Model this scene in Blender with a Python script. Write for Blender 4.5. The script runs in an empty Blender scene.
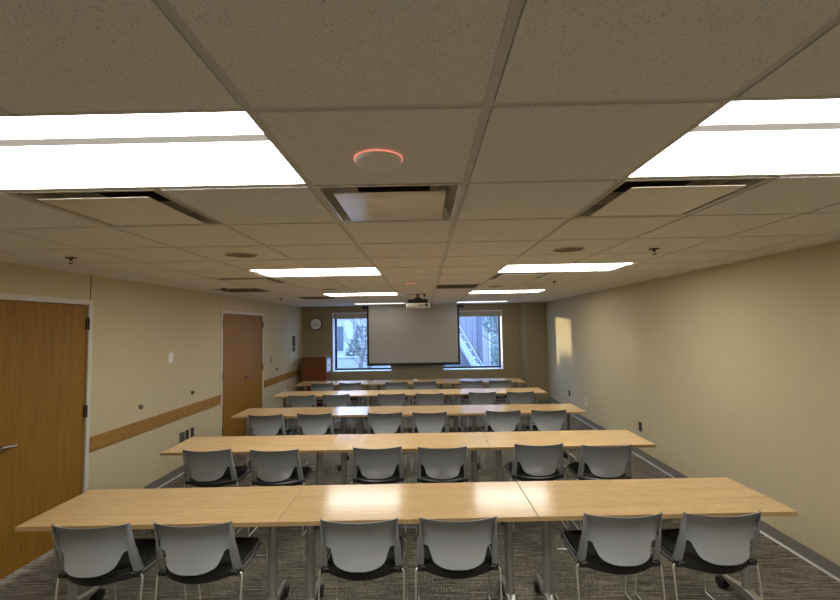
import bpy, bmesh, math, random
from mathutils import Vector, Matrix
random.seed(7)
S = bpy.context.scene
COL = S.collection
PI = math.pi

# ---------------------------------------------------------------- camera
CAMZ = 1.8726
yaw, pit, rol = math.radians(0.472), math.radians(3.43), math.radians(-0.996)
fw = Vector((-math.sin(yaw)*math.cos(pit), math.cos(yaw)*math.cos(pit), math.sin(pit)))
rt = Vector((math.cos(yaw), math.sin(yaw), 0)); up = rt.cross(fw)
c_, s_ = math.cos(rol), math.sin(rol)
r2 = rt*c_ + up*s_; u2 = -rt*s_ + up*c_
cd = bpy.data.cameras.new('camera'); cam = bpy.data.objects.new('camera', cd); COL.objects.link(cam)
cam.matrix_world = Matrix(((r2.x, u2.x, -fw.x, 0), (r2.y, u2.y, -fw.y, 0), (r2.z, u2.z, -fw.z, CAMZ), (0, 0, 0, 1)))
cd.sensor_width = 36; cd.sensor_fit = 'HORIZONTAL'; cd.lens = 443.49/840*36; cd.clip_start = 0.05; cd.clip_end = 300
S.camera = cam

# ---------------------------------------------------------------- world, sun, exposure
w = bpy.data.worlds.new('sky'); S.world = w; w.use_nodes = True
bg = w.node_tree.nodes['Background']; bg.inputs[0].default_value = (0.36, 0.56, 1.0, 1); bg.inputs[1].default_value = 10.0
sd = bpy.data.lights.new('sun', 'SUN'); sun = bpy.data.objects.new('sun', sd); COL.objects.link(sun)
sd.energy = 4.4; sd.angle = math.radians(1.6); sd.color = (1.0, 0.80, 0.46)
sun.rotation_euler = Vector((0.707, -0.707, -0.045)).to_track_quat('-Z', 'Y').to_euler()
LAMP = 14.0                                     # radiance of the troffer lenses
S.view_settings.view_transform = 'Standard'; S.view_settings.look = 'None'
S.view_settings.gamma = 1; S.view_settings.use_curve_mapping = False
S.view_settings.exposure = 0.0

# ---------------------------------------------------------------- materials
def new_mat(name):
    m = bpy.data.materials.new(name); m.use_nodes = True
    return m, m.node_tree, m.node_tree.nodes['Principled BSDF']
def N(t, typ, **k):
    n = t.nodes.new(typ)
    for a, v in k.items(): setattr(n, a, v)
    return n
def mapping(t, scale, coord='Object', jitter=False):
    tc = N(t, 'ShaderNodeTexCoord'); mp = N(t, 'ShaderNodeMapping'); mp.inputs['Scale'].default_value = scale
    t.links.new(tc.outputs[coord], mp.inputs['Vector'])
    if jitter:
        oi = N(t, 'ShaderNodeObjectInfo'); ml = N(t, 'ShaderNodeVectorMath', operation='SCALE'); ml.inputs[0].default_value = (37, 23, 11)
        t.links.new(oi.outputs['Random'], ml.inputs['Scale']); t.links.new(ml.outputs[0], mp.inputs['Location'])
    return mp.outputs[0]
def noise(t, vec, scale, detail=3, rough=.55):
    n = N(t, 'ShaderNodeTexNoise'); n.inputs['Scale'].default_value = scale; n.inputs['Detail'].default_value = detail
    n.inputs['Roughness'].default_value = rough; t.links.new(vec, n.inputs['Vector']); return n.outputs['Fac']
def ramp(t, fac, stops):
    r = N(t, 'ShaderNodeValToRGB'); t.links.new(fac, r.inputs['Fac'])
    el = r.color_ramp.elements
    while len(el) < len(stops): el.new(.5)
    for e, (p, c) in zip(el, stops): e.position = p; e.color = (*c, 1)
    return r.outputs['Color']
def mix(t, a, b, fac, mode='MIX'):
    m = N(t, 'ShaderNodeMix', data_type='RGBA', blend_type=mode)
    if isinstance(fac, float): m.inputs[0].default_value = fac
    else: t.links.new(fac, m.inputs[0])
    for s, v in ((6, a), (7, b)):
        if isinstance(v, tuple): m.inputs[s].default_value = (*v, 1)
        else: t.links.new(v, m.inputs[s])
    return m.outputs[2]
def bump(t, b, fac, strength, dist=.002):
    n = N(t, 'ShaderNodeBump'); n.inputs['Strength'].default_value = strength; n.inputs['Distance'].default_value = dist
    t.links.new(fac, n.inputs['Height']); t.links.new(n.outputs[0], b.inputs['Normal'])
def simple(name, col, rough=.5, metal=0, var=.06, nscale=40, bmp=0.0, spec=None):
    m, t, b = new_mat(name)
    v = mapping(t, (1, 1, 1)); f = noise(t, v, nscale)
    a = tuple(c*(1-var) for c in col); d = tuple(min(1, c*(1+var)) for c in col)
    t.links.new(ramp(t, f, [(.3, a), (.7, d)]), b.inputs['Base Color'])
    b.inputs['Roughness'].default_value = rough; b.inputs['Metallic'].default_value = metal
    if spec is not None: b.inputs['Specular IOR Level'].default_value = spec
    if bmp: bump(t, b, f, bmp)
    return m
def wood(name, dark, mid, light, scale, rough, gscale=1.0, jitter=False, bmp=.05):
    m, t, b = new_mat(name)
    v = mapping(t, scale, jitter=jitter)
    f1 = noise(t, v, 3.0*gscale, 4, .6); f2 = noise(t, v, 22*gscale, 4, .65)
    c1 = ramp(t, f1, [(.28, dark), (.5, mid), (.72, light)])
    c2 = ramp(t, f2, [(.3, (.80, .80, .78)), (.62, (1.06, 1.05, 1.03))])
    t.links.new(mix(t, c1, c2, 1.0, 'MULTIPLY'), b.inputs['Base Color'])
    b.inputs['Roughness'].default_value = rough
    if 'maple' in name: b.inputs['Specular IOR Level'].default_value = .30
    if 'oak' in name: b.inputs['Specular IOR Level'].default_value = .18
    bump(t, b, f2, bmp, .0006)
    return m
M = {}
M['wall'] = simple('tan_wall_paint', (.555, .478, .30), .75, var=.02, nscale=6, bmp=.0)
M['tee'] = simple('ceiling_tee_paint', (.60, .575, .53), .6, var=.02)
M['wallfar'] = simple('far_wall_paint_darkened', (.33, .268, .15), .75, var=.02, nscale=6)  # tan paint darkened and browned to put the far end's dimness into colour
M['plenum'] = simple('plenum_dark', (.02, .02, .02), .9)
M['oak'] = wood('door_oak_veneer', (.245, .122, .016), (.28, .145, .021), (.32, .170, .028), (9, 9, .55), .5, .9)
M['rail'] = wood('rail_oak', (.31, .160, .036), (.36, .19, .045), (.42, .23, .058), (9, .55, 9), .45, .9)
M['table'] = wood('maple_laminate', (.62, .42, .205), (.68, .47, .24), (.73, .515, .275), (.55, 9, 9), .155, .9, jitter=True, bmp=.015)
M['edge'] = simple('laminate_edge_band', (.40, .27, .12), .45, var=.05)
M['cherry'] = wood('cherry_veneer', (.13, .034, .007), (.18, .050, .010), (.23, .07, .014), (9, 9, .6), .4, .8)
M['shell'] = simple('grey_chair_plastic', (.262, .274, .284), .32, var=.02, bmp=0)
M['seat'] = simple('black_seat_fabric', (.018, .018, .018), .85, var=.3, nscale=300, bmp=.3)
M['chrome'] = simple('chrome_rod', (.80, .79, .75), .30, .75, var=.02)
M['steel'] = simple('silver_leg_paint', (.40, .395, .38), .36, .55, var=.03)
M['alum'] = simple('cast_aluminium', (.50, .50, .49), .32, .85, var=.04)
M['black'] = simple('black_plastic', (.014, .014, .015), .45, var=.1)
M['white'] = simple('white_plastic', (.80, .80, .77), .4, var=.02)
M['trimw'] = simple('offwhite_frame_paint', (.62, .59, .52), .5, var=.02)
M['reveal'] = simple('white_window_reveal', (.78, .78, .78), .55, var=.02)
M['bronze'] = simple('dark_bronze', (.06, .045, .035), .45, .7, var=.1)
M['nickel'] = simple('satin_nickel', (.55, .53, .50), .25, 1.0, var=.03)
M['pewter'] = simple('dark_pewter', (.20, .18, .16), .4, .6)
M['frame'] = simple('black_window_frame', (.012, .014, .022), .45, var=.1)
M['base'] = simple('grey_vinyl_base', (.20, .185, .165), .55, var=.06)
M['basetoe'] = simple('grey_vinyl_toe', (.42, .40, .37), .35, var=.04)
M['fabric'] = simple('screen_fabric', (.52, .50, .46), .8, var=.01)
M['shade'] = simple('roller_shade_cloth', (.42, .37, .27), .85, var=.03)
M['dkplate'] = simple('dark_cover_plate', (.045, .04, .03), .75, var=.1)
M['gyplate'] = simple('grey_cover_plate', (.13, .13, .14), .4, .4, var=.1)
M['grille'] = simple('brown_grille', (.16, .125, .075), .6, var=.1)
M['plaque'] = simple('diffuser_plaque_paint', (.76, .70, .60), .35, .1, var=.02)
M['satin'] = simple('satin_metal_plaque', (.72, .67, .58), .14, .3, var=.06, nscale=7)
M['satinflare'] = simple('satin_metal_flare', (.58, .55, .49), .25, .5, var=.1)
M['ringred'] = simple('mic_body', (.80, .76, .70), .5, var=.03)
M['paper'] = simple('white_paper', (.70, .70, .74), .7, var=.02)

def emis(name, col, s):
    m, t, b = new_mat(name); b.inputs['Base Color'].default_value = (.8, .8, .8, 1)
    f = noise(t, mapping(t, (1, 1, 1)), 6)
    t.links.new(ramp(t, f, [(.3, tuple(c*.985 for c in col)), (.7, col)]), b.inputs['Emission Color'])
    b.inputs['Emission Strength'].default_value = s; return m
M['lens'] = emis('troffer_lens', (1.0, .975, .915), LAMP)
M['lens_soft'] = emis('troffer_rib', (1.0, .97, .88), .28)
M['led'] = emis('red_led_ring', (1.0, .22, .16), .85)
M['lens_dim'] = emis('troffer_lens_dimmed', (1.0, .975, .90), 1.6)

# glass: clear with a fresnel gloss
m, t, b = new_mat('window_glass'); t.nodes.remove(b)
tr = N(t, 'ShaderNodeBsdfTransparent'); gl = N(t, 'ShaderNodeBsdfGlossy'); gl.inputs['Roughness'].default_value = .02
lw = N(t, 'ShaderNodeLayerWeight'); lw.inputs[0].default_value = .5
pw = N(t, 'ShaderNodeMath', operation='POWER'); pw.inputs[1].default_value = 4.0; t.links.new(lw.outputs['Facing'], pw.inputs[0])
fr = N(t, 'ShaderNodeMath', operation='MULTIPLY_ADD'); fr.inputs[1].default_value = .9; fr.inputs[2].default_value = .04; t.links.new(pw.outputs[0], fr.inputs[0]); mx = N(t, 'ShaderNodeMixShader')
tr.inputs[0].default_value = (.93, .96, .97, 1)
t.links.new(fr.outputs[0], mx.inputs[0]); t.links.new(tr.outputs[0], mx.inputs[1]); t.links.new(gl.outputs[0], mx.inputs[2])
t.links.new(mx.outputs[0], t.nodes['Material Output'].inputs[0]); M['glass'] = m

# ceiling tile: fissured mineral fibre
m, t, b = new_mat('mineral_fibre_tile')
v = mapping(t, (1, 1, 1)); vo = N(t, 'ShaderNodeTexVoronoi'); vo.inputs['Scale'].default_value = 150; vo.inputs['Randomness'].default_value = 1
t.links.new(v, vo.inputs['Vector'])
n1 = noise(t, v, 260, 3); n2 = noise(t, v, 55, 3)
holes = ramp(t, vo.outputs['Distance'], [(.14, (.42, .40, .37)), (.30, (1, 1, 1))])
sel = ramp(t, n2, [(.46, (0, 0, 0)), (.54, (1, 1, 1))])
basec = ramp(t, n1, [(.3, (.70, .685, .65)), (.7, (.83, .81, .77))])
t.links.new(mix(t, basec, mix(t, basec, holes, 1.0, 'MULTIPLY'), sel), b.inputs['Base Color'])
b.inputs['Roughness'].default_value = .9; bump(t, b, n1, .35, .002); M['tile'] = m

# carpet tiles with woven streaks
m, t, b = new_mat('striped_carpet_tile')
v1 = mapping(t, (1.2, 34, 1)); v2 = mapping(t, (30, 7, 1)); v3 = mapping(t, (1, 1, 1))
a = noise(t, v1, 3.0, 4, .7); c = noise(t, v2, 3.0, 3, .7); d = noise(t, v3, 1.7, 2); e = noise(t, v3, 420, 2, .7)
wv = N(t, 'ShaderNodeTexWave', wave_type='BANDS', bands_direction='X'); wv.inputs['Scale'].default_value = 16; wv.inputs['Distortion'].default_value = 1.6
wv.inputs['Detail'].default_value = 3; t.links.new(v3, wv.inputs['Vector'])
c1 = ramp(t, a, [(.34, (.046, .043, .036)), (.50, (.150, .140, .118)), (.66, (.39, .365, .31))])
c2 = ramp(t, c, [(.36, (.55, .54, .52)), (.64, (1.30, 1.28, 1.24))])
c3 = ramp(t, e, [(.3, (.60, .60, .60)), (.7, (1.35, 1.35, 1.35))])
c4 = ramp(t, d, [(.35, (.86, .86, .86)), (.65, (1.12, 1.12, 1.12))])
c5 = ramp(t, wv.outputs['Fac'], [(.1, (.80, .80, .80)), (.9, (1.12, 1.12, 1.12))])
x = mix(t, mix(t, mix(t, mix(t, c1, c2, 1.0, 'MULTIPLY'), c3, 1.0, 'MULTIPLY'), c4, 1.0, 'MULTIPLY'), c5, 1.0, 'MULTIPLY')
t.links.new(x, b.inputs['Base Color']); b.inputs['Roughness'].default_value = .95; b.inputs['Specular IOR Level'].default_value = .15
bump(t, b, e, .5, .004); M['carpet'] = m

# outdoors
M['ground'] = simple('pale_paving', (.28, .30, .33), .9, var=.15, nscale=3)
M['siding'] = simple('lavender_siding', (.17, .17, .21), .6, var=.05, nscale=5)
M['post'] = simple('slate_corner_post', (.07, .085, .12), .6, var=.1)
M['stairp'] = simple('painted_stair', (.34, .38, .44), .5, var=.06)
M['bark'] = simple('grey_bark', (.16, .15, .15), .9, var=.3, nscale=30)
M['leaf'] = simple('pale_leaves', (.34, .38, .33), .7, var=.3, nscale=4)
M['leafd'] = simple('green_leaves', (.17, .225, .20), .7, var=.4, nscale=4)
M['stucco'] = simple('pale_house_wall', (.40, .41, .44), .8, var=.05, nscale=5)
M['roofo'] = simple('orange_brown_shingle', (.55, .28, .14), .8, var=.2, nscale=12)
M['brickr'] = simple('pinkish_brick', (.26, .235, .25), .8, var=.15, nscale=12)

# ---------------------------------------------------------------- mesh helpers
def box(bm, x0, x1, y0, y1, z0, z1, mi=0):
    vs = [bm.verts.new(p) for p in ((x0,y0,z0),(x1,y0,z0),(x1,y1,z0),(x0,y1,z0),(x0,y0,z1),(x1,y0,z1),(x1,y1,z1),(x0,y1,z1))]
    for q in ((0,3,2,1),(4,5,6,7),(0,1,5,4),(1,2,6,5),(2,3,7,6),(3,0,4,7)):
        f = bm.faces.new([vs[i] for i in q]); f.material_index = mi
def loft(bm, rings, closed=True, caps=True, mi=0):
    R = [[bm.verts.new(p) for p in r] for r in rings]; n = len(rings[0])
    for a, b in zip(R, R[1:]):
        for i in range(n if closed else n-1):
            j = (i+1) % n
            try: bm.faces.new((a[i], a[j], b[j], b[i])).material_index = mi
            except ValueError: pass
    if caps and closed:
        bm.faces.new(R[0][::-1]).material_index = mi; bm.faces.new(R[-1]).material_index = mi
    return R
def cyl(bm, c, r, h, axis='z', n=24, r1=None, mi=0):
    r1 = r if r1 is None else r1; rings = []
    for k, (hh, rr) in enumerate(((0, r), (h, r1))):
        ring = []
        for i in range(n):
            a = 2*PI*i/n; p = (rr*math.cos(a), rr*math.sin(a), hh)
            if axis == 'y': p = (p[0], p[2], -p[1])
            if axis == 'x': p = (p[2], p[0], p[1])
            ring.append((c[0]+p[0], c[1]+p[1], c[2]+p[2]))
        rings.append(ring)
    loft(bm, rings, mi=mi)
def tube(bm, pts, r, n=10, rad=0.0, mi=0):
    P = [Vector(p) for p in pts]
    if rad:                                           # round the bends
        Q = [P[0]]
        for a, b, c in zip(P, P[1:], P[2:]):
            d1 = (a-b); d2 = (c-b); l = min(rad, d1.length*.45, d2.length*.45)
            s, e = b+d1.normalized()*l, b+d2.normalized()*l
            for k in range(6):
                q = k/5; Q.append(s*(1-q)**2 + b*2*q*(1-q) + e*q*q)
        Q.append(P[-1]); P = Q
    rings = []; nrm = None
    for i, p in enumerate(P):
        d = (P[min(i+1, len(P)-1)] - P[max(i-1, 0)]).normalized()
        if nrm is None:
            nrm = d.orthogonal().normalized()
        nrm = (nrm - d*nrm.dot(d)).normalized(); bi = d.cross(nrm)
        rr = r
        if isinstance(r, (list, tuple)):
            g = i/(len(P)-1)*(len(r)-1); g0 = min(int(g), len(r)-2); rr = r[g0]*(1-g+g0) + r[g0+1]*(g-g0)
        rings.append([p + (nrm*math.cos(2*PI*k/n) + bi*math.sin(2*PI*k/n))*rr for k in range(n)])
    loft(bm, rings, mi=mi)
def prism(bm, pts, z0, z1, mi=0):
    loft(bm, [[(x, y, z0) for x, y in pts], [(x, y, z1) for x, y in pts]], mi=mi)

def obj(name, bm, mats, parent=None, bevel=0, smooth=35, loc=None, rz=0, seg=2):
    bmesh.ops.recalc_face_normals(bm, faces=bm.faces)
    me = bpy.data.meshes.new(name); bm.to_mesh(me); bm.free()
    for m in (mats if isinstance(mats, (list, tuple)) else [mats]): me.materials.append(m)
    if smooth:
        for p in me.polygons: p.use_smooth = True
        me.set_sharp_from_angle(angle=math.radians(smooth))
    o = bpy.data.objects.new(name, me); COL.objects.link(o)
    if parent: o.parent = parent
    if loc: o.location = loc
    o.rotation_euler = (0, 0, rz)
    if bevel:
        b = o.modifiers.new('bevel', 'BEVEL'); b.width = bevel; b.segments = seg; b.limit_method = 'ANGLE'; b.angle_limit = math.radians(40)
        b.harden_normals = False
    return o
def thing(name, label, cat, loc=(0, 0, 0), rz=0, group=None):
    o = bpy.data.objects.new(name, None); COL.objects.link(o); o.location = loc; o.rotation_euler = (0, 0, rz)
    o.empty_display_size = .1; o['label'] = label; o['category'] = cat
    if group: o['group'] = group
    return o
def tag(o, label, cat, group=None):
    o['label'] = label; o['category'] = cat
    if group: o['group'] = group
    return o
def struct(name, bm, mats, **k):
    o = obj(name, bm, mats, **k)
    if not o.parent: o['kind'] = 'structure'
    return o
def dup(root, loc, rz, label):
    r = root.copy(); COL.objects.link(r); r.location = loc; r.rotation_euler = (0, 0, rz); r['label'] = label
    for ch in list(root.children):
        c = ch.copy(); COL.objects.link(c); c.parent = r
        for g in list(ch.children):
            d = g.copy(); COL.objects.link(d); d.parent = c
    return r
BM = bmesh.new

# ---------------------------------------------------------------- room shell
H = 2.434; YN = -2.6; YF = 11.38
LA, LX0 = -0.0137, -3.2911        # left wall: x = LX0 + .0137 y
RA, RX0 = -0.0131, 2.9107         # right wall
def xl(y): return LX0 + .0137*y
def xr(y): return RX0 + .0131*y
def atL(s, z=0, off=0): return (LX0 + .0137*s + off, s + .0137*-off, z)
def atR(s, z=0, off=0): return (RX0 + .0131*s - off, s, z)

bm = BM(); loft(bm, [[(xl(YN)-.1, YN-.1, z), (xr(YN)+.1, YN-.1, z), (xr(YF)+.1, YF+.39, z), (xl(YF)-.1, YF+.39, z)] for z in (-.1, 0)])
struct('floor', bm, M['carpet'], smooth=0)

def wall_with_holes(bm, s0, s1, z1, holes, t0, t1, ax):
    """ax 'y': wall runs along y, thickness in x; ax 'x': runs along x, thickness in y"""
    ss = sorted({s0, s1} | {h[0] for h in holes} | {h[1] for h in holes})
    for a, b in zip(ss, ss[1:]):
        col = [h for h in holes if h[0] <= a + 1e-6 and h[1] >= b - 1e-6]
        zs = [(0, z1)] if not col else [(0, col[0][2]), (col[0][3], z1)]
        for q0, q1 in zs:
            if q1 - q0 < 1e-4: continue
            if ax == 'y': box(bm, t0, t1, a, b, q0, q1)
            else: box(bm, a, b, t0, t1, q0, q1)
    bmesh.ops.remove_doubles(bm, verts=bm.verts, dist=1e-5)
D1 = (3.31, 4.238); D2 = (7.0, 8.69); DH = 2.137
bm = BM(); wall_with_holes(bm, YN, YF+.1, H+.02, [(D1[0], D1[1], 0, DH), (D2[0], D2[1], 0, DH)], -.14, 0, 'y')
struct('wall_left', bm, M['wall'], smooth=0, loc=(LX0, 0, 0), rz=LA)
bm = BM(); box(bm, 0, .14, YN, YF+.1, 0, H+.02)
struct('wall_right', bm, M['wall'], smooth=0, loc=(RX0, 0, 0), rz=RA)
W1 = (-2.354, -.84); W2 = (.46, 1.998); WZ = (.752, 2.262)
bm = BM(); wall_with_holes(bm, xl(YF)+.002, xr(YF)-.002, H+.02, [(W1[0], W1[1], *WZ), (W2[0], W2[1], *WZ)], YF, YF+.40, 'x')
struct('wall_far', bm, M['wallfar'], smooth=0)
bm = BM(); box(bm, xl(YN)+.002, xr(YN)-.002, YN-.14, YN, 0, H+.02)
struct('wall_near', bm, M['wall'], smooth=0)
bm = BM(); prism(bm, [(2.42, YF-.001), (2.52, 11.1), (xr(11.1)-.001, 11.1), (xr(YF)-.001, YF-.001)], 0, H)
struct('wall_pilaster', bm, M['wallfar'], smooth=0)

# ceiling: lay-in tiles, tees, deck above
G = .6096; GX, GY = -.4369, 1.0965
def gx(i): return GX + i*G
def gy(j): return GY + j*G
LIGHTS = [(i, j) for j in (-5, 0, 5, 10, 15) for i in (-2, 2)]
PLAQ = [(-2, 1), (0, 1), (2, 1), (-3, 6), (2, 6)]
GRIL = [(-4, 8), (1, 8), (-3, 11)]
skip = {(i+k, j) for i, j in LIGHTS for k in (0, 1)} | set(PLAQ) | set(GRIL)
bm = BM()
for j in range(-7, 18):
    y0, y1 = max(gy(j)+.014, YN), min(gy(j+1)-.014, YF)
    if y1 - y0 < .02: continue
    ym = (y0+y1)/2
    for i in range(-6, 7):
        if (i, j) in skip: continue
        x0, x1 = max(gx(i)+.014, xl(ym)), min(gx(i+1)-.014, xr(ym))
        if x1 - x0 < .02: continue
        box(bm, x0, x1, y0, y1, H-.004, H+.012)
box(bm, xl(YN)-.1, xr(YF)+.1, YN-.1, YF+.1, H+.3, H+.34)
struct('ceiling', bm, M['tile'], smooth=0)
bm = BM()
for i in range(-5, 7):
    x = gx(i)
    if x < xl(YN)+.05 or x > xr(YN)-.02: continue
    for j in range(-7, 18):
        if (i-1, j) in LIGHTS: continue                # the tee stops where a long troffer crosses it
        y0, y1 = max(gy(j), YN), min(gy(j+1), YF)
        if y1 > y0: box(bm, x-.012, x+.012, y0-(.012 if (i-1, j-1) in LIGHTS else 0), y1, H, H+.03)
for j in range(-6, 17):
    y = gy(j)
    cuts = [gx(i) for i in range(-5, 7)]
    segs = [xl(y)] + [c for i, c in zip(range(-5, 7), cuts) if xl(y)+.02 < c < xr(y)-.02 and not ((i-1, j) in LIGHTS and (i-1, j-1) in LIGHTS)] + [xr(y)]
    for a, b in zip(segs, segs[1:]):
        mid = (a+b)/2
        box(bm, a+.0125, b-.0125, y-.012, y+.012, H+.0005, H+.028)
struct('trim_1', bm, M['tee'], smooth=0)

# skirting
def base_run(s0, s1, name, loc, rz, sgn, dz=0):
    bm = BM(); box(bm, min(0, sgn*.008), max(0, sgn*.008), s0, s1, .012, .105); o = struct(name, bm, M['base'], smooth=0, loc=loc, rz=rz)
    bm = BM(); loft(bm, [[(0, y, 0), (sgn*.022, y, 0), (sgn*.008, y, .014), (0, y, .014)] for y in (s0, s1)])
    obj('base_toe', bm, M['basetoe'], parent=o, smooth=0)
for k, (a, b_) in enumerate([(YN, D1[0]-.05), (D1[1]+.05, D2[0]-.05), (D2[1]+.05, YF)]):
    base_run(a, b_, 'baseboard_left', (LX0, 0, 0), LA, 1)
base_run(YN, 11.1, 'baseboard_right', (RX0, 0, 0), RA, -1)
bm = BM(); box(bm, xl(YF), 2.44, YF-.009, YF, 0, .105); struct('baseboard_far', bm, M['base'], smooth=0)
# vertical wall seam above the first door frame
bm = BM(); box(bm, 0, .004, 4.262, 4.268, DH+.055, H-.003); struct('trim_2', bm, M['bronze'], smooth=0, loc=(LX0, 0, 0), rz=LA)
# oak rails on the left wall
for k, (a, b_) in enumerate([(D1[1]+.052, D2[0]-.052), (D2[1]+.052, 11.1)]):
    bm = BM(); box(bm, 0, .02, a, b_, .727, .868); struct('trim_%d' % (3+k), bm, M['rail'], bevel=.003, smooth=0, loc=(LX0, 0, 0), rz=LA)
# door frames
for k, D in enumerate((D1, D2)):
    bm = BM(); w_ = .048
    box(bm, -.10, .014, D[0]-w_, D[0], 0, DH+w_); box(bm, -.10, .014, D[1], D[1]+w_, 0, DH+w_); box(bm, -.10, .014, D[0], D[1], DH, DH+w_)
    struct('trim_%d' % (5+k), bm, M['trimw'], smooth=0, loc=(LX0, 0, 0), rz=LA)

def lever(parent, s, z, direction, x0=0.0):
    bm = BM(); cyl(bm, (x0, s, z), .033, .012, 'x', 24); cyl(bm, (x0+.012, s, z), .012, .045, 'x', 14)
    tube(bm, [(x0+.055, s-.004*direction, z), (x0+.058, s+.03*direction, z), (x0+.056, s+.085*direction, z-.006), (x0+.045, s+.125*direction, z-.010)], [.012, .012, .010, .008], 12, .02)
    return obj('door_handle', bm, M['nickel'], parent=parent)
def hinge(parent, s, z):
    bm = BM(); box(bm, -.0075, -.002, s-.016, s+.0, z-.055, z+.055); cyl(bm, (.014, s, z-.058), .009, .116, 'z', 12)
    return obj('hinge', bm, M['bronze'], parent=parent)
bm = BM(); box(bm, -.052, -.008, D1[0]+.003, D1[1]-.003, .008, DH-.003)
d = struct('door_1', bm, M['oak'], smooth=0, bevel=.002, loc=(LX0, 0, 0), rz=LA)
lever(d, 3.378, 1.01, 1, -.008)
for z in (.30, 1.126, 1.955): hinge(d, D1[1]-.002, z)
bm = BM(); mid = (D2[0]+D2[1])/2; box(bm, -.052, -.008, D2[0]+.003, mid-.002, .008, DH-.003)
d = struct('door_2', bm, M['oak'], smooth=0, bevel=.002, loc=(LX0, 0, 0), rz=LA)
for z in (.30, 1.14, 1.965): hinge(d, D2[0]+.002, z)
bm = BM(); box(bm, -.052, -.008, mid+.002, D2[1]-.003, .008, DH-.003)
d = struct('door_3', bm, M['oak'], smooth=0, bevel=.002, loc=(LX0, 0, 0), rz=LA)
lever(d, mid+.075, 1.035, 1, -.008)
for z in (.30, 1.14, 1.965): hinge(d, D2[1]-.002, z)

# windows: reveal, black frame, pane, sill
for k, W in enumerate((W1, W2)):
    bm = BM(); t_ = .045; y0, y1 = YF+.28, YF+.34
    a, b_ = W[0]+.012, W[1]-.012; z0, z1 = WZ[0]+.02, WZ[1]-.02
    box(bm, a, a+t_, y0, y1, z0, z1); box(bm, b_-t_, b_, y0, y1, z0, z1)
    box(bm, a+t_, b_-t_, y0, y1, z0, z0+t_); box(bm, a+t_, b_-t_, y0, y1, z1-t_, z1)
    wdo = struct('window_%d' % (k+1), bm, M['frame'], smooth=0)
    bm = BM(); box(bm, a+t_-.004, b_-t_+.004, y0+.025, y0+.031, z0+t_-.004, z1-t_+.004); obj('pane', bm, M['glass'], parent=wdo, smooth=0)
    bm = BM()                                          # white lining of the opening
    box(bm, W[0], W[0]+.012, YF-.001, YF+.38, WZ[0], WZ[1]); box(bm, W[1]-.012, W[1], YF-.001, YF+.38, WZ[0], WZ[1])
    box(bm, W[0]+.012, W[1]-.012, YF-.001, YF+.38, WZ[1]-.02, WZ[1]); box(bm, W[0]+.012, W[1]-.012, YF-.006, YF+.38, WZ[0], WZ[0]+.02)
    struct('trim_%d' % (7+k), bm, M['reveal'], smooth=0)
    t_ = thing('roller_shade', ('left' if k == 0 else 'right') + ' window\'s tan roller shade, pulled almost fully up', 'window shade', (W[0]+.012, YF+.03, 2.105), 0, None)
    ww = W[1]-W[0]-.024
    bm = BM(); box(bm, .004, ww-.004, -.002, .002, .012, .135); obj('shade_cloth', bm, M['shade'], parent=t_, smooth=0)
    bm = BM(); box(bm, .004, ww-.004, -.008, .008, 0, .018); obj('hem_bar', bm, M['shade'], parent=t_, bevel=.003)

# ---------------------------------------------------------------- ceiling fixtures
def make_troffer():
    t = thing('ceiling_light', '', 'ceiling light', (0, 0, H), 0, 'recessed ceiling troffers')
    a, b_ = .0125, 2*G-.0125; c, d = .0125, G-.0125
    bm = BM()
    for (x0, x1, y0, y1) in ((a, b_, c, c+.003), (a, b_, d-.003, d), (a, a+.003, c+.003, d-.003), (b_-.003, b_, c+.003, d-.003)): box(bm, x0, x1, y0, y1, .001, .09)
    box(bm, a, b_, c, d, .09, .1); obj('housing', bm, M['tee'], parent=t, smooth=0)
    y1, y2 = .155, .205
    bm = BM(); loft(bm, [[(x, c+.002, .003), (x, (c+y1)/2, .001), (x, y1, .004), (x, y1, .03), (x, c+.002, .03)] for x in (a+.003, b_-.003)]); obj('lens', bm, M['lens'], parent=t, smooth=0)
    bm = BM(); loft(bm, [[(x, y2, .006), (x, (y2+d)/2, .001), (x, d-.003, .006), (x, d-.003, .03), (x, y2, .03)] for x in (a+.003, b_-.003)]); obj('lens', bm, M['lens'], parent=t, smooth=0)
    bm = BM(); box(bm, a+.003, b_-.003, y1+.0005, y2-.0005, .004, .03); obj('rib', bm, M['lens_soft'], parent=t, smooth=0)
    return t
tf = make_troffer()
DIM = {}
def dim_lens(me):
    if me.name not in DIM:
        m_ = me.copy(); m_.materials[0] = M['lens_dim']; DIM[me.name] = m_
    return DIM[me.name]
rown = {-5: 'behind the camera', 0: 'nearest the camera', 5: 'in the second pair', 10: 'in the third pair', 15: 'farthest, near the screen'}
for n, (i, j) in enumerate(LIGHTS):
    lb = 'white glowing recessed ceiling light on the %s side, %s' % ('left' if i < 0 else 'right', rown[j])
    if n == 0: tf.location = (gx(i), gy(j), H); tf['label'] = lb
    else:
        q = dup(tf, (gx(i), gy(j), H), 0, lb)
        if j == 15:                                      # the bank over the screen is dimmed
            for ch in q.children:
                if ch.name.startswith('lens'): ch.data = dim_lens(ch.data)

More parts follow.
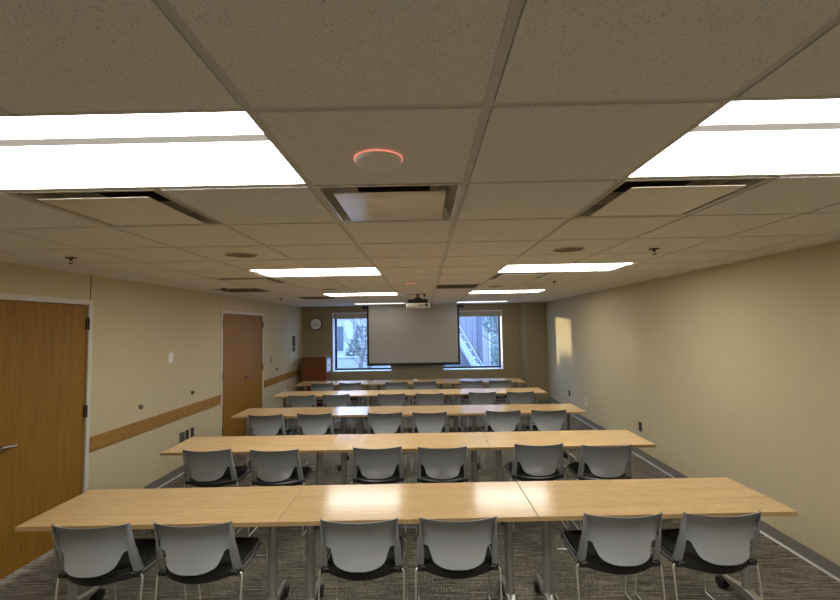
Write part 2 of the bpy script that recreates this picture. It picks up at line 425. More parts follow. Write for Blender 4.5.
M['flare'] = simple('diffuser_flare_paint', (.42, .39, .33), .4, .2)
def plaque(i, j, label, mat, flare):
    t = thing('air_diffuser', label, 'air vent', (gx(i)+G/2, gy(j)+G/2, H), 0, 'square plaque air diffusers')
    r = lambda s, z: [(-s, -s, z), (s, -s, z), (s, s, z), (-s, s, z)]
    bm = BM(); loft(bm, [r(.2925, 0), r(.2925, -.003), r(.278, -.003), r(.255, .05), r(.20, .085), r(.16, .095)], caps=False); obj('flare', bm, flare, parent=t, smooth=0)
    bm = BM(); loft(bm, [r(.17, .09), r(.17, .2)]); obj('duct', bm, M['plenum'], parent=t, smooth=0)
    bm = BM(); loft(bm, [r(.230, -.014), r(.231, -.013), r(.231, -.0105), r(.21, -.008)]); obj('plaque', bm, mat, parent=t, smooth=0)
    bm = BM()
    for sx in (-1, 1):
        for sy in (-1, 1): cyl(bm, (sx*.15, sy*.15, .004), .005, .09, 'z', 8)
    bm.free()
plaque(-2, 1, 'square plaque air vent just beyond the nearest left ceiling light', M['plaque'], M['flare'])
plaque(0, 1, 'shiny metal square air vent in the middle of the ceiling', M['satin'], M['satinflare'])
plaque(2, 1, 'square plaque air vent just beyond the nearest right ceiling light', M['plaque'], M['flare'])
plaque(-3, 6, 'small-looking plaque air vent above the left wall, beyond the second left light', M['plaque'], M['flare'])
plaque(2, 6, 'plaque air vent tucked just behind the second right ceiling light', M['plaque'], M['flare'])
for n, (i, j) in enumerate(GRIL):
    t = thing('return_grille', ['brown return air grille by the left wall, above the double door', 'brown return air grille right of the projector', 'brown return air grille nearest the wall clock'][n], 'air vent', (gx(i)+G/2, gy(j)+G/2, H), 0, 'brown return grilles')
    bm = BM()
    for a, b_, c, d in ((-.292, .292, -.292, -.27), (-.292, .292, .27, .292), (-.292, -.27, -.27, .27), (.27, .292, -.27, .27)): box(bm, a, b_, c, d, -.004, .02)
    obj('frame', bm, M['grille'], parent=t, smooth=0)
    bm = BM()
    for k in range(26):
        x = -.26 + k*.0208; box(bm, x-.001, x+.001, -.27, .27, -.001, .014); box(bm, -.27, .27, x-.001, x+.001, -.0005, .0135)
    box(bm, -.27, .27, -.27, .27, .016, .02); obj('egg_crate', bm, M['grille'], parent=t, smooth=0)

def speaker(x, y, label):
    t = thing('ceiling_speaker', label, 'speaker', (x, y, H-.004), 0, 'round ceiling speakers')
    bm = BM(); n = 40
    loft(bm, [[(r*math.cos(2*PI*k/n), r*math.sin(2*PI*k/n), z) for k in range(n)] for r, z in ((.118, 0), (.117, -.006), (.108, -.008), (.105, -.005))]); obj('rim', bm, M['tee'], parent=t)
    bm = BM(); loft(bm, [[(r*math.cos(2*PI*k/n), r*math.sin(2*PI*k/n), z) for k in range(n)] for r, z in ((.105, -.0052), (.06, -.0075), (.01, -.008))]); obj('grille', bm, M['grille'], parent=t)
speaker(gx(-1.5), gy(3.55), 'round brown ceiling speaker, nearer one on the left side')
speaker(gx(2.5), gy(3.6), 'round brown ceiling speaker, nearer one on the right side')
speaker(gx(-1.5), gy(8.55), 'round brown ceiling speaker, farther one on the left side')
speaker(gx(2.4), gy(8.58), 'round brown ceiling speaker, farther one on the right side')

def sprinkler(x, y, label):
    t = thing('fire_sprinkler', label, 'sprinkler', (x, y, H-.004), 0, 'pendant fire sprinklers')
    bm = BM(); cyl(bm, (0, 0, -.006), .036, .006, 'z', 20); obj('escutcheon', bm, M['bronze'], parent=t)
    bm = BM(); cyl(bm, (0, 0, -.022), .010, .016, 'z', 12); tube(bm, [(-.009, 0, -.022), (-.012, 0, -.036), (0, 0, -.046)], .002, 6); tube(bm, [(.009, 0, -.022), (.012, 0, -.036), (0, 0, -.046)], .002, 6)
    cyl(bm, (0, 0, -.048), .015, .002, 'z', 14); obj('sprinkler_head', bm, M['bronze'], parent=t)
for x, y, l in ((-2.616, 3.248, 'bronze ceiling sprinkler nearest on the left'), (1.746, 3.335, 'bronze ceiling sprinkler nearest on the right'), (-2.66, 5.888, 'bronze ceiling sprinkler by the left wall above the double door'), (1.70, 5.758, 'bronze ceiling sprinkler on the right beyond the second light'), (-2.587, 8.0, 'bronze ceiling sprinkler farthest on the left, toward the clock')):
    sprinkler(x, y, l)

def mic(x, y, r, label):
    t = thing('ceiling_microphone', label, 'microphone', (x, y, H-.004), 0, 'round ceiling microphones with red ring')
    n = 48; circ = lambda r, z: [(r*math.cos(2*PI*k/n), r*math.sin(2*PI*k/n), z) for k in range(n)]
    bm = BM(); loft(bm, [circ(r, 0), circ(r, -.005)]); obj('mount_ring', bm, M['ringred'], parent=t)
    bm = BM(); loft(bm, [circ(r*1.01, -.005), circ(r*1.02, -.008), circ(r*.98, -.009)], caps=False); obj('light_ring', bm, M['led'], parent=t)['label'] = 'glowing red ring'
    bm = BM(); loft(bm, [circ(r*.97, -.005), circ(r*.975, -.012), circ(r*.93, -.020), circ(r*.8, -.023), circ(r*.1, -.024)]); obj('body', bm, M['ringred'], parent=t)
mic(-.140, 1.425, .079, 'round ceiling microphone with glowing red ring, nearest the camera')
mic(-.159, 5.68, .085, 'small far round ceiling microphone with faint red ring before the projector')

# projector
t = thing('projector', 'white and black projector hanging from the ceiling before the screen', 'projector', (-.10, 7.6, H))
bm = BM(); box(bm, -.24, .14, -.03, .03, -.008, -.0045); box(bm, .10, .13, -.02, .02, -.05, -.008); obj('ceiling_plate', bm, M['black'], parent=t, bevel=.002)
bm = BM(); cyl(bm, (0, 0, -.075), .02, .068, 'z', 16); box(bm, -.055, .06, -.05, .05, -.09, -.065); obj('mount_pole', bm, M['black'], parent=t)
bm = BM(); box(bm, -.175, .17, -.14, .12, -.165, -.10); box(bm, -.10, .10, -.08, .08, -.10, -.09); obj('mount_cradle', bm, M['black'], parent=t, bevel=.008)
bm = BM(); box(bm, -.195, .205, -.15, .15, -.242, -.165); obj('body', bm, M['white'], parent=t, bevel=.014)
bm = BM(); cyl(bm, (.07, .148, -.205), .034, .02, 'y', 24); obj('lens', bm, M['black'], parent=t)
bm = BM()
for k in range(5): box(bm, .02+k*.02, .032+k*.02, -.153, -.149, -.215, -.195)
box(bm, .13, .17, -.153, -.149, -.225, -.185); obj('connectors', bm, M['black'], parent=t, smooth=0)
bm = BM(); tube(bm, [(.115, 0, -.05), (.12, -.04, -.12), (.16, -.14, -.16), (.12, -.165, -.20)], .004, 8, .03); obj('cable', bm, M['black'], parent=t)

# projection screen
t = thing('projection_screen', 'pulled-down grey projection screen with black borders between the windows', 'projection screen', (-.275, 11.1, .928))
bm = BM(); box(bm, -1.125, 1.125, -.001, .001, .03, 1.488); obj('screen_cloth', bm, M['fabric'], parent=t, smooth=0)
bm = BM(); box(bm, -1.156, -1.108, -.004, .004, .03, 1.488); box(bm, 1.108, 1.156, -.004, .004, .03, 1.488); box(bm, -1.112, 1.112, -.003, -.0012, .03, .05); obj('border', bm, M['black'], parent=t, smooth=0)
bm = BM(); cyl(bm, (-1.16, 0, .012), .026, 2.32, 'x', 16); obj('bottom_bar', bm, M['black'], parent=t)
bm = BM(); box(bm, -1.27, 1.27, .01, .10, 1.41, 1.49); obj('case', bm, M['black'], parent=t, bevel=.01)

# ---------------------------------------------------------------- wall items
def plate(loc, rz, w_, h_, mat, name, label, cat, sx, group=None, sockets=0, rocker=False):
    t = thing(name, label, cat, loc, rz, group)
    x0, x1 = (0, .007) if sx > 0 else (-.007, 0)
    bm = BM(); box(bm, x0, x1, -w_/2, w_/2, -h_/2, h_/2); obj('cover_plate', bm, mat, parent=t, bevel=.002)
    xa, xb = (.0072, .010) if sx > 0 else (-.010, -.0072)
    if sockets:
        for q in range(2):
            bm = BM(); box(bm, xa, xb, -.017, .017, -.034+q*.04, -.006+q*.04); obj('socket', bm, M['black'] if mat is not M['white'] else M['gyplate'], parent=t, bevel=.001)
    if rocker:
        bm = BM(); box(bm, xa, xb+.003*(1 if sx > 0 else 0)-.003*(1 if sx < 0 else 0), -.016, .016, -.033, .033); obj('rocker', bm, M['white'], parent=t, bevel=.002)
    return t
plate(atL(5.61, 1.537), LA, .09, .125, M['white'], 'wall_switch', 'white switch plate high on the left wall between the doors', 'light switch', 1, rocker=True)
plate(atL(5.90, .478), LA, .115, .125, M['gyplate'], 'data_plate', 'grey cover plate, nearest of three low plates on left wall', 'wall plate', 1)
plate(atL(6.022, .48), LA, .075, .12, M['dkplate'], 'wall_outlet', 'dark outlet, middle of three low plates on left wall', 'power outlet', 1, sockets=2)
plate(atL(6.147, .483), LA, .075, .12, M['dkplate'], 'wall_outlet', 'dark outlet, farthest of three low plates on left wall', 'power outlet', 1, sockets=2)
plate(atL(9.19, 1.247), LA, .12, .12, M['gyplate'], 'wall_switch', 'grey switch plate just beyond the double door on the left wall', 'light switch', 1, rocker=True)
plate(atL(10.48, 1.245), LA, .10, .09, M['white'], 'wall_switch', 'small white switch plate below the dark panel on left wall', 'light switch', 1, rocker=True)
plate(atL(10.05, .457), LA, .09, .12, M['white'], 'wall_outlet', 'white outlet low on the left wall near the podium', 'power outlet', 1, sockets=2)
plate(atR(6.31, .426), RA, .085, .128, M['dkplate'], 'wall_outlet', 'dark outlet low on the right wall, nearest of three', 'power outlet', -1, sockets=2)
plate(atR(8.476, .42), RA, .085, .125, M['white'], 'wall_outlet', 'white outlet low on the right wall, middle of three', 'power outlet', -1, sockets=2)
plate(atR(9.465, .423), RA, .085, .125, M['dkplate'], 'wall_outlet', 'dark outlet low on the right wall, farthest of three', 'power outlet', -1, sockets=2)
for s, l in ((5.04, 'round metal knob on the left wall above the rail, nearest'), (6.135, 'round metal knob on the left wall above the rail, just before the double door'), (9.49, 'round metal knob on the left wall beyond the double door')):
    t = thing('coat_hook', l, 'wall knob', atL(s, 1.022), LA, 'metal knobs on the left wall')
    bm = BM(); cyl(bm, (0, 0, 0), .024, .006, 'x', 20); cyl(bm, (.006, 0, 0), .010, .008, 'x', 14); obj('base', bm, M['bronze'], parent=t)
    bm = BM(); n = 20; loft(bm, [[(x, r*math.cos(2*PI*k/n), r*math.sin(2*PI*k/n)) for k in range(n)] for x, r in ((.010, .014), (.013, .022), (.020, .026), (.027, .022), (.030, .012))]); obj('knob', bm, M['pewter'], parent=t)
t = thing('control_panel', 'dark upright control panel on the left wall by the far corner', 'control panel', atL(10.67, 1.33), LA)
bm = BM(); box(bm, 0, .02, -.09, .09, .13, .37); obj('upper_panel', bm, M['dkplate'], parent=t, bevel=.004)
bm = BM(); box(bm, 0, .018, -.08, .08, 0, .10); obj('lower_panel', bm, M['dkplate'], parent=t, bevel=.004)
bm = BM(); box(bm, 0, .012, -.012, .012, .10, .13); obj('link', bm, M['dkplate'], parent=t)

# clock
t = thing('wall_clock', 'round white-faced clock with black rim above the podium', 'clock', (-2.775, YF, 1.985))
n = 48; circ = lambda r, y: [(r*math.cos(2*PI*k/n), y, r*math.sin(2*PI*k/n)) for k in range(n)]
bm = BM(); loft(bm, [circ(.165, 0), circ(.17, -.03), circ(.16, -.042), circ(.145, -.036), circ(.143, -.02)], caps=False); obj('rim', bm, M['black'], parent=t)
bm = BM(); loft(bm, [circ(.146, -.015), circ(.146, -.02)]); obj('dial', bm, M['white'], parent=t)
bm = BM()
for k in range(12):
    a = 2*PI*k/12; ca, sa = math.cos(a), math.sin(a); l0, l1, hw = .108, .132, .004
    loft(bm, [[(ca*l0-sa*hw, y, sa*l0+ca*hw), (ca*l1-sa*hw, y, sa*l1+ca*hw), (ca*l1+sa*hw, y, sa*l1-ca*hw), (ca*l0+sa*hw, y, sa*l0-ca*hw)] for y in (-.0205, -.0225)])
obj('hour_marks', bm, M['black'], parent=t, smooth=0)
for nm, ang, L_, hw in (('hour_hand', -22, .075, .006), ('minute_hand', 212, .112, .004)):
    a = math.radians(ang); ca, sa = math.cos(a), math.sin(a); bm = BM(); dy = 0 if L_ < .1 else -.003
    loft(bm, [[(-ca*.02-sa*hw, y, -sa*.02+ca*hw), (ca*L_-sa*hw*.5, y, sa*L_+ca*hw*.5), (ca*L_+sa*hw*.5, y, sa*L_-ca*hw*.5), (-ca*.02+sa*hw, y, -sa*.02-ca*hw)] for y in (-.024+dy, -.0255+dy)])
    obj(nm, bm, M['black'], parent=t, smooth=0)

# podium
t = thing('podium', 'reddish-brown wooden podium in the far left corner below the clock', 'podium', (-2.67, 10.98, 0))
bm = BM(); box(bm, -.29, .29, -.23, .28, .06, 1.12); obj('cabinet', bm, M['cherry'], parent=t, bevel=.004)
bm = BM(); loft(bm, [[(-.30, -.24, z0), (.30, -.24, z0), (.30, .27, z1), (-.30, .27, z1)] for z0, z1 in ((1.1205, 1.1205), (1.18, 1.145))]); obj('top', bm, M['cherry'], parent=t, bevel=.005)
bm = BM(); box(bm, -.27, .27, -.21, .26, 0, .06); obj('plinth', bm, M['black'], parent=t)
o = thing('paper_notice', 'pale paper notice on the right side of the podium', 'paper', (-2.38, 10.99, .81))
bm = BM(); box(bm, .001, .006, -.19, .23, 0, .30); obj('sheet', bm, M['paper'], parent=o, smooth=0)
bm = BM(); box(bm, .0062, .008, -.06, .14, .145, .165); obj('mark', bm, M['black'], parent=o, smooth=0)

# ---------------------------------------------------------------- tables
TW, TD, TH = 1.541, .598, .735
def make_table():
    t = thing('training_table', '', 'table', (0, 0, 0), 0, 'rectangular maple-topped tables in rows')
    bm = BM(); box(bm, -TW/2, TW/2, 0, TD, TH-.0275, TH); obj('tabletop', bm, M['table'], parent=t, bevel=.0015, smooth=0)
    bm = BM()                                            # applied edge, darker than the top
    e = .0022; z0, z1 = TH-.0265, TH-.0015
    box(bm, -TW/2-e, TW/2+e, -e, .0, z0, z1); box(bm, -TW/2-e, TW/2+e, TD, TD+e, z0, z1); box(bm, -TW/2-e, -TW/2, 0, TD, z0, z1); box(bm, TW/2, TW/2+e, 0, TD, z0, z1)
    obj('edge_band', bm, M['edge'], parent=t, smooth=0)
    yc = TD/2
    for sx in (-1, 1):
        x = sx*(TW/2-.12)
        bm = BM(); cyl(bm, (x, yc, .10), .0285, TH-.0275-.02-.10, 'z', 28); obj('leg', bm, M['steel'], parent=t)
        bm = BM(); box(bm, x-.085, x+.085, yc-.10, yc+.10, TH-.0475, TH-.028); box(bm, x-.03, x+.03, yc-.21, yc+.21, TH-.044, TH-.028); obj('top_bracket', bm, M['black'], parent=t, bevel=.003)
        f = BM()
        rings = []
        for y, hw, za, zb in ((-.265, .015, .082, .098), (-.16, .019, .078, .108), (-.035, .026, .072, .130), (0, .030, .070, .138), (.035, .026, .072, .130), (.16, .019, .078, .108), (.265, .015, .082, .098)):
            rings.append([(x-hw, yc+y, za), (x+hw, yc+y, za), (x+hw, yc+y, zb-.005), (x+hw*.6, yc+y, zb), (x-hw*.6, yc+y, zb), (x-hw, yc+y, zb-.005)])
        loft(f, rings); ft = obj('foot', f, M['alum'], parent=t, bevel=.002)
        for sy in (-1, 1):
            c = BM(); y = yc+sy*.235
            for k in (-1, 1):
                n = 24; rr = .037; xa = x + k*.019
                loft(c, [[(xa+dx, y+r*math.cos(2*PI*q/n), rr+r*math.sin(2*PI*q/n)) for q in range(n)] for dx, r in ((-.012, .026), (-.010, .035), (0, .037), (.010, .035), (.012, .026))])
            cyl(c, (x-.03, y, .037), .008, .06, 'x', 10); box(c, x-.012, x+.012, y-.018, y+.018, .05, .081)
            obj('caster', c, M['black'], parent=ft)
    bm = BM(); x = TW/2-.12-.086
    box(bm, -x, x, yc-.035, yc+.005, TH-.085, TH-.05); box(bm, -x, x, yc-.01, yc+.03, TH-.05, TH-.0285); obj('crossbar', bm, M['black'], parent=t, bevel=.003)
    bm = BM(); box(bm, -.07, .07, .05, .085, TH-.055, TH-.0285); tube(bm, [(-.05, .065, TH-.055), (-.05, .06, TH-.07), (.05, .06, TH-.07), (.05, .065, TH-.055)], .005, 8, .01); obj('flip_latch', bm, M['alum'], parent=t, bevel=.002)
    return t
ROWS = [(-.114, 2.703, .0145), (-.172, 4.225, .006), (-.24, 5.868, -.008), (-.270, 7.528, 0), (-.31, 9.047, 0)]
rname = ['the nearest row', 'the second row from the camera', 'the middle row', 'the fourth row from the camera', 'the farthest row']
tb = make_table(); first = True
for r, (xc, yn, sl) in enumerate(ROWS):
    for k, side in enumerate(('left', 'middle', 'right')):
        lb = '%s maple-topped table with silver column legs in %s' % (side, rname[r])
        x = xc + (k-1)*(TW+.006); y = yn + sl*x; az = math.atan(sl)
        if first: tb.location = (x, y, 0); tb.rotation_euler = (0, 0, az); tb['label'] = lb; first = False
        else: dup(tb, (x, y, 0), az, lb)

# ---------------------------------------------------------------- chairs
def lerp(tab, z):
    if z >= tab[0][0]: return tab[0][1:]
    for a, b_ in zip(tab, tab[1:]):
        if z >= b_[0]:
            q = (a[0]-z)/(a[0]-b_[0]); return tuple(u*(1-q)+v*q for u, v in zip(a[1:], b_[1:]))
    return tab[-1][1:]
def smooth_tab(tab, z):
    # gaussian-ish smoothing of the table
    acc = None; W_ = 0
    for k in range(-3, 4):
        g = math.exp(-(k/1.6)**2); v = lerp(tab, z + k*.007); W_ += g
        acc = [g*q for q in v] if acc is None else [p+g*q for p, q in zip(acc, v)]
    return [p/W_ for p in acc]
def make_chair():
    t = thing('stacking_chair', '', 'chair', (0, 0, 0), 0, 'grey plastic-backed chairs pushed up to the tables')
    # back: z -> centre y, half width, edge-forward sag
    prof = [(.80, -.038, .220), (.74, -.014, .217), (.68, .010, .212), (.62, .026, .207), (.57, .016, .20), (.51, -.012, .20)]
    bm = BM(); th = .007; cols = 24
    def ptb(z, q, hw, yc):
        x = q*hw; return Vector((x, yc + .036*(x/.22)**2, z))
    rows = []
    zl = [.80-.0105*k for k in range(18)]               # full-width part, to .6215
    for z in zl:
        _, hw = smooth_tab(prof, z); rows.append((z, .026 - 2.7*(z-.647)**2, hw))
    for z, hw in ((.6195, .181), (.612, .169), (.600, .165), (.585, .159), (.570, .153), (.556, .148), (.545, .141), (.534, .126), (.525, .104), (.518, .076), (.514, .040)):
        rows.append((z, .026 - 2.7*(z-.647)**2, hw))
    front, back = [], []
    for (z, yc, hw) in rows:
        fr_, bk = [], []
        for k in range(cols+1):
            q = -1 + 2*k/cols; p = ptb(z, q, hw, yc)
            p.z -= max(0, (z-.70)/.10)*(.008 + .010*(1-q*q))
            nrm = Vector((-.45*q, 1, 0)).normalized()
            bk.append(p); fr_.append(p + nrm*th)
        back.append([bm.verts.new(p) for p in bk]); front.append([bm.verts.new(p) for p in fr_])
    for A in (front, back):
        for a, b_ in zip(A, A[1:]):
            for k in range(cols): bm.faces.new((a[k], a[k+1], b_[k+1], b_[k]))
    for i in range(len(rows)-1):
        for k in (0, cols): bm.faces.new((front[i][k], back[i][k], back[i+1][k], front[i+1][k]))
    for k in range(cols):
        bm.faces.new((front[0][k], front[0][k+1], back[0][k+1], back[0][k])); bm.faces.new((front[-1][k], front[-1][k+1], back[-1][k+1], back[-1][k]))
    obj('backrest', bm, M['shell'], parent=t, smooth=50)
    # side straps sweeping from the back to the seat and on along the seat edge
    for sx in (-1, 1):
        # z, x inner, x outer, y rear, y front
        st = [(.793, .214, .2215, .000, .016), (.76, .212, .2215, .006, .030), (.72, .209, .222, .014, .046), (.68, .206, .223, .022, .058), (.645, .203, .226, .030, .066),
              (.625, .198, .230, .038, .074), (.60, .196, .232, .048, .082), (.56, .196, .233, .062, .098), (.52, .197, .234, .078, .118), (.482, .198, .234, .095, .140)]
        bm = BM(); rings = []
        for z, xa, xb, ya, yb in st:
            rings.append([(sx*xa, ya+.002, z), (sx*(xb-.004), ya+.006, z), (sx*xb, ya+.014, z), (sx*xb, yb, z), (sx*(xb-.006), yb, z), (sx*(xb-.008), ya+.018, z), (sx*xa, ya+.010, z)])
        loft(bm, rings); obj('side_strap', bm, M['shell'], parent=t, smooth=60)
    # seat pan with grey rim
    def outline(inset=0, n=10):
        P = []
        for k in range(n+1):                           # rear edge, bulging backwards
            q = -1 + 2*k/n; P.append((q*(.205-inset), .020 + .085*q*q + inset))
        P += [(.232-inset, .14), (.236-inset, .22), (.236-inset, .34), (.228-inset, .44)]
        for k in range(1, 5):
            a = PI/2*k/5; P.append((.188-inset + .042*math.cos(a), .452-inset + .042*math.sin(a)))
        Q = [(-x, y) for x, y in P[n+1:]][::-1]
        return P + [(0, .505-inset)] + Q
    o0, o1, o2 = outline(0), outline(.012), outline(.022)
    def dish(x, y): return -.012*(1-(x/.24)**2)*(1 if y > .12 else y/.12) + (.010 if y < .1 else 0)*(1-y/.1)*0 - .02*max(0, (y-.40)/.1)**2
    bm = BM(); loft(bm, [[(x*.93, .02+(y-.02)*.97, .436) for x, y in o1], [(x, y, .448) for x, y in o0], [(x, y, .476) for x, y in o0], [(x, y, .484) for x, y in o1], [(x, y, .462) for x, y in o2]])
    obj('seat_pan', bm, M['black'], parent=t, smooth=50)
    bm = BM()
    loft(bm, [[(x, y, .4625) for x, y in o2], [(x, y, .484) for x, y in o2], [(x*.97, .02+(y-.02)*.985, .494) for x, y in o2], [(x*.8, .08+(y-.02)*.85, .485) for x, y in o2], [(x*.4, .18+(y-.02)*.4, .476) for x, y in o2]])
    obj('seat_cushion', bm, M['seat'], parent=t, smooth=60)
    for sx in (-1, 1):
        bm = BM(); rings = []
        for y, x, w_, z in ((.085, .206, .030, .484), (.13, .216, .034, .483), (.20, .224, .030, .482), (.30, .226, .026, .481), (.40, .222, .024, .479), (.455, .208, .024, .476), (.49, .180, .022, .472)):
            rings.append([(sx*(x-w_/2), y, z-.003), (sx*(x+w_/2), y, z-.006), (sx*(x+w_/2+.002), y, z-.022), (sx*(x+w_/2-.004), y, z-.022), (sx*(x+w_/2-.004), y, z-.010), (sx*(x-w_/2), y, z-.007)])
        loft(bm, rings); obj('seat_rim', bm, M['shell'], parent=t, smooth=40)
    # sled rods
    for sx in (-1, 1):
        bm = BM()
        tube(bm, [(sx*.16, .13, .444), (sx*.185, .115, .458), (sx*.247, .105, .462), (sx*.246, .045, .0075), (sx*.242, .60, .0075), (sx*.240, .515, .445), (sx*.20, .475, .452), (sx*.15, .46, .444)], .0058, 10, .022)
        obj('sled_leg', bm, M['chrome'], parent=t)
        bm = BM(); box(bm, min(sx*.19, sx*.236), max(sx*.19, sx*.236), .085, .125, .452, .481); obj('strap_foot', bm, M['black'], parent=t, bevel=.004)
        bm = BM(); cyl(bm, (sx*.2455, .10, 0), .008, .004, 'z', 10); cyl(bm, (sx*.2425, .53, 0), .008, .004, 'z', 10); obj('glide', bm, M['black'], parent=t)
    bm = BM(); tube(bm, [(-.236, .540, .335), (0, .540, .335), (.236, .540, .335)], .0045, 8); obj('stretcher', bm, M['chrome'], parent=t)
    bm = BM(); tube(bm, [(-.17, .13, .441), (.17, .13, .441)], .006, 8); tube(bm, [(-.16, .455, .441), (.16, .455, .441)], .006, 8); obj('cross_rod', bm, M['chrome'], parent=t)
    return t
CH = [[(-1.91, 2.553, 0), (-1.333, 2.561, 0), (-.39, 2.573, 0), (.172, 2.581, 0), (1.118, 2.600, 0), (1.679, 2.595, 1)],
      [(-2.002, 4.058, 0), (-1.374, 4.025, -1), (-.446, 4.053, 1), (.144, 4.028, 0), (1.027, 4.078, 0), (1.615, 4.008, -1)],
      [(-2.038, 5.645, 0), (-1.425, 5.678, 0), (-.519, 5.664, 1), (.05, 5.641, 0), (.99, 5.678, 0), (1.566, 5.67, -1)],
      [(-2.031, 7.26, 0), (-1.465, 7.27, 0), (-.558, 7.26, 0), (.063, 7.235, 0), (.934, 7.268, 0), (1.551, 7.25, 0)],
      [(-2.041, 8.76, 0), (-1.49, 8.79, 0), (-.569, 8.78, 0), (-.009, 8.79, 0), (.92, 8.77, 0), (1.476, 8.765, 0)]]
nth = ['leftmost', 'second from left', 'third from left', 'fourth from left', 'fifth from left', 'rightmost']
c0 = make_chair(); first = True
for r, row in enumerate(CH):
    for k, (x, y, a) in enumerate(row):
        y += (0, .03, .045, .055, .06)[r]
        lb = 'grey plastic-backed wire-leg chair, %s in %s' % (nth[k], rname[r])
        if first: c0.location = (x, y, 0); c0.rotation_euler = (0, 0, math.radians(a)); c0['label'] = lb; first = False
        else: dup(c0, (x, y, 0), math.radians(a), lb)

# small white item on the last table row
t = thing('small_box', 'tiny white box on the middle table of the farthest row', 'box', (-.205, 9.50, TH))
bm = BM(); box(bm, -.045, .045, -.03, .03, 0, .022); obj('box_body', bm, M['white'], parent=t, bevel=.003)
bm = BM(); box(bm, -.03, .03, -.02, .02, .0222, .028); obj('lid', bm, M['white'], parent=t, bevel=.002)

# ---------------------------------------------------------------- outdoors
bm = BM(); box(bm, -40, 40, YF+.42, 70, -.5, -.35); tag(obj('ground', bm, M['ground'], smooth=0), 'pale paved ground outside', 'ground')['kind'] = 'structure'
t = thing('siding_building', 'lavender building with vertical siding seen through the right window', 'building', (1.0, 15.2, -.35))
bm = BM(); box(bm, -.9, .82, 0, 3, 0, 6); 
for k in range(9):
    x = -.85 + k*.19; box(bm, x-.02, x+.02, -.035, 0, 0, 6)
obj('siding', bm, M['siding'], parent=t, smooth=0)
bm = BM(); box(bm, .82, .97, -.06, .1, 0, 6); obj('corner_post', bm, M['post'], parent=t, smooth=0)
t = thing('outdoor_stair', 'white outdoor stair with railing sloping down before the siding building', 'stairs', (1.0, 14.3, -.35))
bm = BM()
a0, a1 = Vector((0, 0, 2.2)), Vector((1.05, 0, .35))
for y in (-.0, .7):
    loft(bm, [[(a0.x, y+d_, a0.z-.35) for d_ in (0, .04)] + [(a0.x, y+.04, a0.z), (a0.x, y, a0.z)], [(a1.x, y+d_, a1.z-.35) for d_ in (0, .04)] + [(a1.x, y+.04, a1.z), (a1.x, y, a1.z)]])
obj('stringer', bm, M['stairp'], parent=t, smooth=0)
bm = BM()
for k in range(7): x = .05+k*.14; z = 1.95-k*.25; box(bm, x, x+.2, .04, .70, z-.03, z)
obj('treads', bm, M['stairp'], parent=t, smooth=0)
bm = BM(); tube(bm, [(-.3, .02, 2.7), (0, .02, 2.45), (1.05, .02, .60), (1.05, .02, 0)], .016, 8, .02)
for k in range(5): x = .1+k*.2; tube(bm, [(x, .02, 2.0-x*1.76), (x, .02, 2.45-x*1.76)], .010, 6)
obj('handrail', bm, M['stairp'], parent=t)
# house beyond the left window
t = thing('house', 'pale house with orange roof seen through the left window', 'house', (-5.2, 24, -.35))
bm = BM(); box(bm, -3, 3.2, 0, 5, 0, 2.9); obj('walls', bm, M['stucco'], parent=t, smooth=0)
bm = BM(); loft(bm, [[(-3.3, -.4, 2.9), (-3.3, 5.4, 2.9), (-3.3, 2.5, 4.6)], [(3.5, -.4, 2.9), (3.5, 5.4, 2.9), (3.5, 2.5, 4.6)]]); obj('roof', bm, M['roofo'], parent=t, smooth=0)
for x in (-.1, 1.5):
    bm = BM(); box(bm, x, x+.9, -.05, 0, 1.0, 2.3); f = obj('window_frame', bm, M['post'], parent=t, smooth=0)
    bm = BM(); box(bm, x+.42, x+.48, -.07, -.051, 1.0, 2.3); obj('mullion', bm, M['stairp'], parent=f, smooth=0)
bm = BM(); box(bm, .95, 1.4, -.35, -.05, 0, 2.6); obj('porch_post', bm, M['stairp'], parent=t, smooth=0)
t = thing('garden_wall', 'low pale garden wall beyond the left window', 'garden wall', (-3.4, 19.5, -.35))
bm = BM(); box(bm, -2.2, 1.8, 0, .2, 0, .9); obj('wall_body', bm, M['stucco'], parent=t, smooth=0)
bm = BM(); box(bm, -2.25, 1.85, -.03, .23, .901, .96); obj('coping', bm, M['stairp'], parent=t, smooth=0)

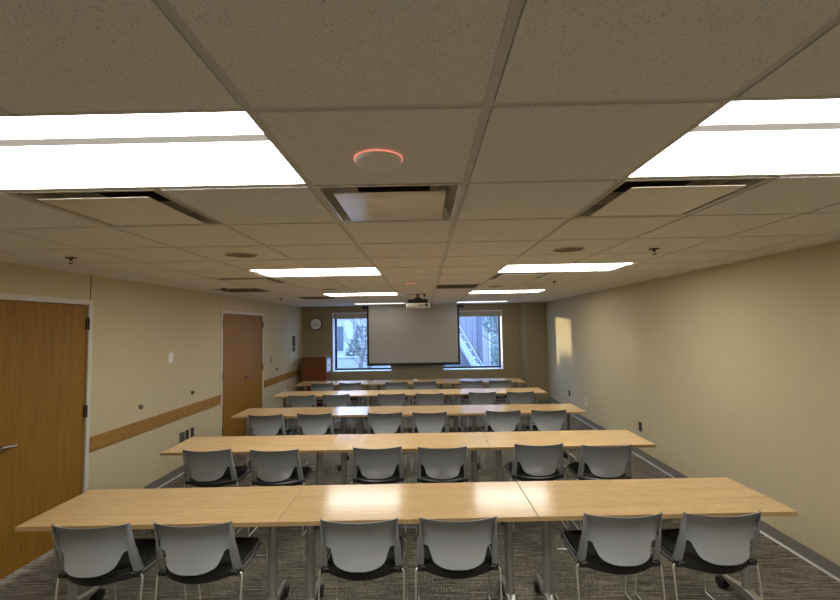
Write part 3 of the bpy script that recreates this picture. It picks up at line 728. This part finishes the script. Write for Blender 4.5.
def crown(name, parent, cx, cy, cz, rx, ry, rz_, n, size, mat, seed):
    rnd = random.Random(seed); bm = BM()
    for k in range(n):
        while True:
            p = Vector((rnd.uniform(-1, 1), rnd.uniform(-1, 1), rnd.uniform(-1, 1)))
            if p.length < 1: break
        q = Vector((cx+p.x*rx, cy+p.y*ry, cz+p.z*rz_)); s = size*rnd.uniform(.6, 1.4)
        a = Vector((rnd.uniform(-1, 1), rnd.uniform(-1, 1), rnd.uniform(-1, 1))).normalized(); b_ = a.orthogonal().normalized(); c = a.cross(b_)
        vs = [bm.verts.new(q + b_*s*u + c*s*.55*v + a*s*w__) for u, v, w__ in ((-1, 0, 0), (0, 1, .12), (1, 0, 0), (0, -1, .12))]
        bm.faces.new(vs)
    return obj(name, bm, mat, parent=parent, smooth=0)
def tree(x, y, h, label, crowns, mat, seed, cat='tree', name='tree', lean=.0):
    t = thing(name, label, cat, (x, y, -.35)); rnd = random.Random(seed); bm = BM()
    tube(bm, [(0, 0, 0), (lean*.3, 0, h*.35), (lean*.7, .05, h*.6), (lean, .05, h)], [h*.022, h*.017, h*.012, h*.004], 8)
    for k in range(16):
        z = h*rnd.uniform(.2, .9); a = rnd.uniform(0, 2*PI); L_ = h*rnd.uniform(.18, .34)*(1.2-z/h); s = Vector((lean*z/h, 0, z))
        m_ = s + Vector((math.cos(a)*L_*.5, math.sin(a)*L_*.5, L_*.35)); e = s + Vector((math.cos(a)*L_, math.sin(a)*L_, L_*.9))
        tube(bm, [s, m_, e], [h*.006, h*.004, h*.0015], 6)
        for q in range(3):
            e2 = m_.lerp(e, rnd.random()) ; tube(bm, [e2, e2+Vector((rnd.uniform(-.3, .3), rnd.uniform(-.3, .3), rnd.uniform(0, .4)))], [h*.002, h*.001], 5)
    obj('trunk', bm, M['bark'], parent=t)
    for i, c in enumerate(crowns): crown('foliage', t, *c, mat, seed+i)
    return t
tree(-1.65, 13.4, 3.6, 'thin pale-leaved tree just outside the left window', [(0, 0, 2.5, .55, .5, 1.1, 300, .032)], M['leaf'], 3)
tree(-2.75, 18.6, 4.6, 'slanting bare tree in front of the house, right in left window', [(.3, 0, 3.6, .8, .8, .9, 160, .05)], M['leaf'], 5, lean=.7)
t = thing('shrub', 'leafy green shrub out of doors beside the added evergreen', 'shrub', (-4.45, 16.9, -.35)); crown('foliage', t, 0, 0, 1.02, 1.1, .7, 1.08, 1500, .11, M['leafd'], 11)
bm = BM(); tube(bm, [(0, 0, 0), (0, 0, 1.2)], [.04, .02], 8); obj('stem', bm, M['bark'], parent=t)
t = thing('sun_block_tree', 'tall evergreen added out of view to block sun at the left window', 'tree', (-7.5, 16.8, -.35)); crown('foliage', t, 0, 0, 2.1, 1.5, .8, 2.1, 1700, .13, M['leafd'], 21)  # added unseen tree; keeps sun from coming in through the left window
bm = BM(); tube(bm, [(0, 0, 0), (0, 0, 3.6)], [.10, .02], 8); obj('trunk', bm, M['bark'], parent=t)
t = thing('shrub', 'small green shrub by the pale house in the left window', 'shrub', (-3.1, 20.6, -.35)); crown('foliage', t, 0, 0, .9, .6, .4, .9, 500, .10, M['leafd'], 12)
bm = BM(); tube(bm, [(0, 0, 0), (0, 0, .9)], [.03, .02], 8); obj('stem', bm, M['bark'], parent=t)
tree(3.3, 20.5, 5.2, 'blue-green leafy tree seen in the right half of right window', [(0, 0, 3.1, .8, .6, 1.4, 1500, .07)], M['leafd'], 8)
t = thing('shrub', 'green shrub low in the right window', 'shrub', (3.05, 18.6, -.35)); crown('foliage', t, 0, 0, .95, .35, .3, .95, 700, .06, M['leafd'], 14)
bm = BM(); tube(bm, [(0, 0, 0), (0, 0, 1.0)], [.03, .02], 8); obj('stem', bm, M['bark'], parent=t)
t = thing('brick_building', 'pale pinkish building behind the tree in the right window', 'building', (5.2, 25, -.35))
bm = BM(); box(bm, -2.2, 4, 0, 4, 0, 5.5); obj('walls', bm, M['brickr'], parent=t, smooth=0)
bm = BM(); box(bm, -1.6, -1.5, -.1, 0, 0, 5.5); box(bm, -2.25, -2.05, -.12, 0, 0, 5.6); obj('pilasters', bm, M['stairp'], parent=t, smooth=0)
bpy.context.view_layer.update()
